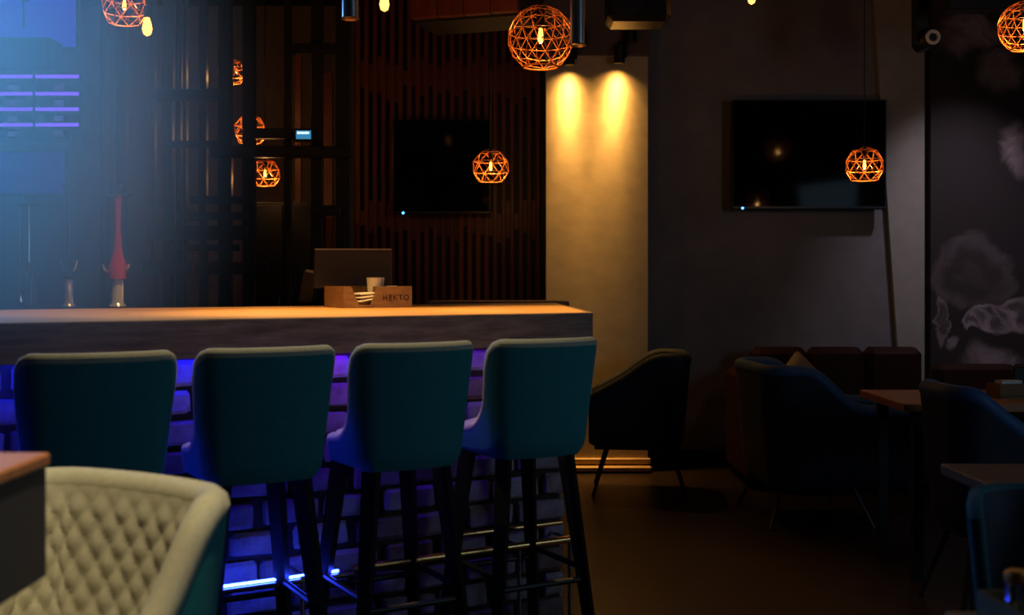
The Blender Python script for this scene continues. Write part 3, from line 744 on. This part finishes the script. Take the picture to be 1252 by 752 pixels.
# emissive sheets that paint in purple LED light on the back bar wall
def panel(px0, px1, py0, py1, Y, lb, st):  # builds one glow sheet for the LED-lit wall
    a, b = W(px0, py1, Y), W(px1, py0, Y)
    t = thing('glow_sheet', lb, 'glow sheet', ((a.x+b.x)/2, Y, a.z))
    MB().box((0, 0.03, (b.z-a.z)/2), (b.x-a.x+0.03, 0.04, b.z-a.z+0.03), bev=0.004).build('glow_sheet_frame', M_black, t)
    MB().box((0, 0.006, (b.z-a.z)/2), (b.x-a.x, 0.014, b.z-a.z)).build('glow_face', mat('wall_glow_violet_%d' % int(st*100), (0.2, 0.1, 0.9), 0.6, emit=(0.05, 0.04, 0.95), strength=st), t)
panel(-80, 92, -60, 57, 7.2, 'glowing violet sheet for the LED-lit wall at the upper left corner', 0.42)
panel(-80, 78, 186, 236, 7.2, 'dim emissive violet sheet for the LED-lit wall behind the hookahs', 0.13)
# upper cabinet box in front of the violet glow sheet
a, b = W(-60, 86, 7.0), W(62, 46, 7.0)
ub = thing('wall_cabinet', 'dark low wall cabinet under the glowing violet sheet', 'cabinet', ((a.x+b.x)/2, 7.0, a.z))
MB().box((0, 0.08, (b.z-a.z)/2), (b.x-a.x, 0.2, b.z-a.z), bev=0.004).build('body', M_post, ub)
for k in range(3): MB().box((-(b.x-a.x)/2 + (k+.5)*(b.x-a.x)/3, -0.026, (b.z-a.z)/2), ((b.x-a.x)/3-0.012, 0.012, b.z-a.z-0.02), bev=0.002).build('door', M_post, ub)
a = W(29, 30, 6.75)
lmp = thing('cone_lamp', 'small lamp with a pink glowing rim before the violet wall glow', 'lamp', (a.x, 6.75, a.z-0.10))
MB().lathe([(0.028, 0), (0.030, 0.01), (0.012, 0.03), (0.010, 0.06), (0.050, 0.165), (0.056, 0.18), (0.052, 0.18), (0.009, 0.07)], 28).build('shade', M_glass, lmp, True)
MB().tube([(0.056*math.cos(2*math.pi*i/28), 0.056*math.sin(2*math.pi*i/28), 0.182) for i in range(28)], 0.004, 8, True).build('glowing_rim', mat('rim_pink', (1, 0.4, 0.9), 0.4, emit=(0.9, 0.25, 1.0), strength=1.6), lmp, True)
lmp.location.z = W(0, 86, 6.75).z
MB().tube([(0, 0, 0.0), (0, 0, W(0, 14, 6.75).z-lmp.location.z-0.18)], 0.006, 8).build('stem', M_blackmetal, lmp, True)
for ch in lmp.children:
    if ch.name.startswith(('shade', 'glowing')): ch.location.z = W(0, 14, 6.75).z-lmp.location.z-0.182
# the cabinet top carries the cone lamp
lmp.location.z = b.z

# ---------------------------------------------------------------- pendant globes
def ring_globe(r, n=7, zs_=(0.80, 0.32, -0.25, -0.73)):
    g = MB(); P = []
    for k, z in enumerate(zs_):
        q = math.sqrt(1-z*z); P.append([Vector((q*math.cos(2*math.pi*(i+0.5*(k % 2))/n), q*math.sin(2*math.pi*(i+0.5*(k % 2))/n), z))*r for i in range(n)])
    top = Vector((0, 0, r*1.02)); sr = r*0.023
    for k in range(len(P)):
        for i in range(n):
            g.bar(P[k][i], P[k][(i+1) % n], sr*1.15)
            if k+1 < len(P):
                j = (i-1) % n if k % 2 == 0 else (i+1) % n
                g.bar(P[k][i], P[k+1][i], sr); g.bar(P[k][i], P[k+1][j], sr)
    for i in range(0, n, 2): g.bar(P[0][i], top, sr)
    return g
def geo_globe(r, freq, cut):
    ph = (1+5**.5)/2
    V = [Vector((0, 0, 1))] + [Vector((math.cos(R(72*i))*0.8944, math.sin(R(72*i))*0.8944, 0.4472)) for i in range(5)] + [Vector((math.cos(R(72*i+36))*0.8944, math.sin(R(72*i+36))*0.8944, -0.4472)) for i in range(5)] + [Vector((0, 0, -1))]
    Fs = [(0, 1+i, 1+(i+1) % 5) for i in range(5)] + [(1+i, 6+i, 1+(i+1) % 5) for i in range(5)] + [(1+(i+1) % 5, 6+i, 6+(i+1) % 5) for i in range(5)] + [(11, 6+(i+1) % 5, 6+i) for i in range(5)]
    E = {}
    for f in Fs:
        A, B, Cc = (V[i] for i in f); pt = {}
        for i in range(freq+1):
            for j in range(freq+1-i):
                k = freq-i-j; pt[(i, j)] = ((A*i + B*j + Cc*k)/freq).normalized()
        for (i, j), p in pt.items():
            for (a_, b_) in ((1, 0), (0, 1), (1, -1)):
                q_ = pt.get((i+a_, j+b_))
                if q_ is not None:
                    key = tuple(sorted((tuple(round(c, 4) for c in p), tuple(round(c, 4) for c in q_)))); E[key] = 1
    g = MB()
    for (p, q_) in E:
        if p[2] > cut and q_[2] > cut: g.bar(Vector(p)*r, Vector(q_)*r, r*0.012)
    rr = math.sqrt(1-cut*cut)*r*1.02
    g.tube([(rr*math.cos(2*math.pi*i/40), rr*math.sin(2*math.pi*i/40), cut*r) for i in range(40)], r*0.03, 6, True)
    return g
small_me = ring_globe(0.106).mesh('cage', M_copper)
def bulb_parts(t, r, cord_top, e):
    MB().lathe([(0.10*r, 0.30*r), (0.13*r, 0.32*r), (0.13*r, 0.95*r), (0.05*r, 1.08*r)], 14).build('socket', M_blackmetal, t, True)
    MB().lathe([(0.01*r, -0.16*r), (0.06*r, -0.12*r), (0.09*r, -0.02*r), (0.07*r, 0.16*r), (0.05*r, 0.30*r)], 14).build('bulb', M_bulb, t, True)
    MB().tube([(0, 0, 1.05*r), (0, 0, cord_top)], 0.003, 6).build('cord', M_black, t, True)
    l = light('bulb_light', 'POINT', (0, 0, -0.32*r), e, (1.0, 0.50, 0.16), shadow_soft_size=0.012); l.parent = t
def globe(px, py, Y, label, e=1.4, r=0.106, rz=0.0, big=False, panel_=None):
    p = W(px, py, Y)
    t = thing('pendant_globe', label, 'pendant lamp', p, rz, 'geometric wire globe lamps')
    if big: geo_globe(r, 3, -0.86).build('cage', M_copper, t)
    else:
        o = bpy.data.objects.new('cage', small_me if abs(r-0.106) < 1e-6 else ring_globe(r).mesh('cage', M_copper)); C.objects.link(o); o.parent = t
    bulb_parts(t, r, 3.4-p.z, e)
    if panel_ is not None:
        n = 7; pts = []
        for (z, i) in ((0.80, panel_), (0.80, panel_+1), (0.32, panel_+0.5), (0.32, panel_+1.5)):
            q = math.sqrt(1-z*z)*0.985; a = 2*math.pi*i/n; pts.append(Vector((q*math.cos(a), q*math.sin(a), z*0.985))*r)
        g = MB(); tri = [pts[0], pts[1], pts[2]]; g.add(tri + [p_*0.97 for p_ in tri], [(0,1,2), (5,4,3), (0,3,4,1), (1,4,5,2), (2,5,3,0)]); 
        g.add([pts[1], pts[2], pts[3]] + [p_*0.97 for p_ in (pts[1], pts[2], pts[3])], [(0,1,2), (5,4,3), (0,3,4,1), (1,4,5,2), (2,5,3,0)]); g.build('face_panel', M_copper, t)
    return t
globe(600, 205, 6.45, 'small wire globe lamp before the slatted wall television', rz=R(10), panel_=6)
globe(1057, 203, 6.25, 'small wire globe lamp before the large right television', rz=R(22))
globe(661, 47, 5.1, 'large wire globe lamp above the counter end', 1.5, 0.148, big=True, rz=R(8))
globe(1253, 33, 5.2, 'wire globe lamp cut by the right edge of the view', 2.2, 0.118, big=True)
globe(324, 213, 6.98, 'small wire globe lamp low behind the lattice screen', 1.5, 0.094, rz=R(5))
globe(306, 160, 7.4, 'wire globe lamp split by a lattice post above the low one', 1.7, rz=R(12))
globe(283, 89, 6.95, 'wire globe lamp high behind the lattice screen', 1.5, 0.085, rz=R(3))
globe(152, 8, 5.3, 'hazy wire globe lamp at the upper left beside a bare bulb', 1.2, rz=R(15))

# bare bulbs
def bare(px, py, Y, label):
    p = W(px, py, Y); t = thing('bare_bulb', label, 'light bulb', p, 0, 'bare filament bulbs')
    MB().lathe([(0.004, -0.05), (0.016, -0.042), (0.022, -0.02), (0.016, 0.012), (0.010, 0.03)], 16).build('bulb', M_bulb, t, True)
    MB().lathe([(0.012, 0.03), (0.014, 0.032), (0.014, 0.08), (0.005, 0.085)], 14).build('socket', M_blackmetal, t, True)
    MB().tube([(0, 0, 0.08), (0, 0, 3.4-p.z)], 0.003, 6).build('cord', M_black, t, True)
bare(180, 30, 5.0, 'bare filament bulb glowing orange in the haze')
bare(470, 0, 5.0, 'bare filament bulb glowing above the left television')
bare(919, -6, 6.2, 'bare filament bulb glowing above the right television')

# ---------------------------------------------------------------- tube pendants over the counter
def tube_pendant(px, py, Y, label, e):
    p = W(px, py, Y); t = thing('tube_pendant', label, 'pendant lamp', p, 0, 'chrome tube lamps over the counter')
    MB().lathe([(0.026, 0.004), (0.030, 0.004), (0.030, 0.62), (0.008, 0.64)], 28).build('tube', mat('satin_chrome', (0.75, 0.75, 0.8), 0.3, metal=1.0), t, True)
    MB().tube([(0.0315*math.cos(2*math.pi*i/28), 0.0315*math.sin(2*math.pi*i/28), 0.003) for i in range(28)], 0.003, 6, True).build('rim', M_brass, t, True)
    MB().tube([(0, 0, 0.63), (0, 0, 3.4-p.z)], 0.003, 6).build('cord', M_black, t, True)
    l = light('tube_light', 'SPOT', (0, 0, -0.012), e, (1.0, 0.55, 0.17), None, spot_size=R(78), spot_blend=0.7, shadow_soft_size=0.03); l.parent = t
tube_pendant(706, 56, 4.55, 'chrome tube lamp overlapping the large wire globe', 85)
tube_pendant(428, 24, 4.25, 'chrome tube lamp hanging above the sales monitor', 85)

# ---------------------------------------------------------------- spots washing the column, other ceiling fixtures
def wash_spot(px, py, Y, aim_px, label, e):
    p = W(px, py, Y); t = thing('track_spot', label, 'spotlight', p, 0, 'spotlights washing the column')
    MB().lathe([(0.030, 0.0), (0.036, 0.0), (0.036, 0.12), (0.020, 0.13)], 24).build('barrel', M_blackmetal, t, True)
    MB().box((0.045, 0, 0.10), (0.015, 0.03, 0.12), bev=0.003).build('bracket', M_blackmetal, t)
    MB().lathe([(0.035, 0.13), (0.045, 0.14), (0.045, 0.22), (0.02, 0.23)], 20, (0.07, 0, 0)).build('driver', M_blackmetal, t, True)
    MB().tube([(0.07, 0, 0.22), (0.07, 0, 3.4-p.z)], 0.008, 8).build('stem', M_blackmetal, t, True)
    tgt = W(aim_px, 400, 7.46)
    for (sz, en, bl_) in ((R(140), e*0.26, 1.0), (R(96), e*0.7, 1.0), (R(60), e*1.7, 1.0), (R(40), e*2.8, 1.0), (R(24), e*4.2, 1.0)):
        l = light('spot_light', 'SPOT', p + Vector((0, 0, -0.01)), en, (1.0, 0.50, 0.115), tgt, spot_size=sz, spot_blend=bl_, shadow_soft_size=0.02)
        l.parent = t; l.location = (0, 0, -0.01)
wash_spot(696, 80, 7.385, 694, 'black spotlight washing the left half of the column', 26)
wash_spot(757, 78, 7.385, 724, 'black spotlight washing the right half of the column', 26)
# front-facing track spot by the mural
p = W(1136, 48, 6.3)
ts = thing('track_spot', 'black track spotlight with a pale ring near the mural', 'spotlight', p, 0)
Mx = Matrix.Rotation(R(78), 4, 'X') @ Matrix.Rotation(0, 4, 'Z')
MB().lathe([(0.048, -0.14), (0.050, -0.13), (0.050, 0.05), (0.047, 0.055)], 28, (0, 0, 0), Matrix.Rotation(R(90), 4, 'X')).build('barrel', M_blackmetal, ts, True)
MB().tube([(0.032*math.cos(2*math.pi*i/28), -0.058, 0.032*math.sin(2*math.pi*i/28)) for i in range(28)], 0.010, 8, True).build('reflector_ring', mat('pale_ring', (0.75, 0.72, 0.70), 0.4), ts, True)
MB().box((-0.03, 0.05, 0.14), (0.085, 0.06, 0.30), bev=0.008).build('driver', M_blackmetal, ts)
MB().tube([(-0.03, 0.05, 0.27), (-0.03, 0.05, 3.4-p.z)], 0.012, 8).build('stem', M_blackmetal, ts, True)
# ceiling speaker above the column
p = W(775, 20, 6.2)
sp = thing('ceiling_speaker', 'black ceiling loudspeaker above the lit column', 'speaker', (p.x, 6.2, p.z-0.07))
MB().box((0.02, 0, 0.14), (0.34, 0.26, 0.24), bev=0.03).build('cabinet', M_plastic, sp)
MB().lathe([(0.075, 0), (0.088, 0.0), (0.088, 0.012), (0.02, 0.02)], 28, (-0.05, -0.13, 0.13), Matrix.Rotation(R(90), 4, 'X')).build('cone', M_blackmetal, sp, True)
MB().tube([(0.02, 0, 0.26), (0.02, 0, 3.4-sp.location.z)], 0.02, 10).build('mount', M_blackmetal, sp, True)
# dark beam at the upper right
a, b = W(1150, 14, 6.0), W(1300, -4, 6.0)
o = MB().box((0, 0, 0), (0.9, 0.12, 0.16), bev=0.006).build('lighting_track', M_blackmetal, None, False, ((a.x+b.x)/2+0.15, 6.0, a.z+0.08)); tag(o, 'black lighting track above the smoke mural', 'lighting track')
# wood-clad canopy over the bar
a, b = W(500, 30, 5.6), W(638, 14, 5.35)
cnp = thing('ceiling_canopy', 'mahogany clad canopy hanging over the counter', 'canopy', ((a.x+b.x)/2, 5.5, a.z), R(-18))
for k in range(4):
    MB().box((-0.205 + 0.137*k, -0.0, 0.45), (0.133, 0.05, 0.86), bev=0.004).build('panel', M_slat, cnp)
MB().box((0, 0.18, 0.45), (0.55, 0.30, 0.88)).build('core', M_black, cnp)

# ---------------------------------------------------------------- smoke lit by the blue spot
def smoke():
    m = bpy.data.materials.new('smoke'); m.use_nodes = True; nt = m.node_tree; nt.nodes.clear(); N = nt.nodes.new; Lk = nt.links.new
    out = N('ShaderNodeOutputMaterial'); vs = N('ShaderNodeVolumeScatter'); vs.inputs['Color'].default_value = (0.9, 0.95, 1, 1); vs.inputs['Anisotropy'].default_value = 0.6
    tc = N('ShaderNodeTexCoord'); ln = N('ShaderNodeVectorMath'); ln.operation = 'LENGTH'; Lk(tc.outputs['Object'], ln.inputs[0])
    mr = N('ShaderNodeMapRange'); mr.interpolation_type = 'SMOOTHERSTEP'; mr.inputs['From Min'].default_value = 1.0; mr.inputs['From Max'].default_value = 0.05; mr.inputs['To Min'].default_value = 0.0; mr.inputs['To Max'].default_value = 1.0
    Lk(ln.outputs['Value'], mr.inputs['Value'])
    ml = N('ShaderNodeMath'); ml.operation = 'MULTIPLY'; ml.inputs[1].default_value = SMOKE_DENSITY; Lk(mr.outputs[0], ml.inputs[0])
    Lk(ml.outputs[0], vs.inputs['Density']); Lk(vs.outputs[0], out.inputs['Volume'])
    return m
SMOKE_DENSITY = 1.1
p = W(-50, 160, 3.3)
g = MB(); g.lathe([(math.sin(math.pi*i/12), -math.cos(math.pi*i/12)) for i in range(13)], 24)
hz = g.build('smoke_haze', smoke(), None, True, p); hz.scale = (0.97, 0.88, 1.32)
tag(hz, 'soft blue-lit smoke drifting over the left end of the bar', 'smoke', None, 'stuff')

sc.cycles.max_bounces = 6
sc.cycles.volume_bounces = 0
sc.cycles.use_denoising = True
sc.cycles.sample_clamp_indirect = 4.0
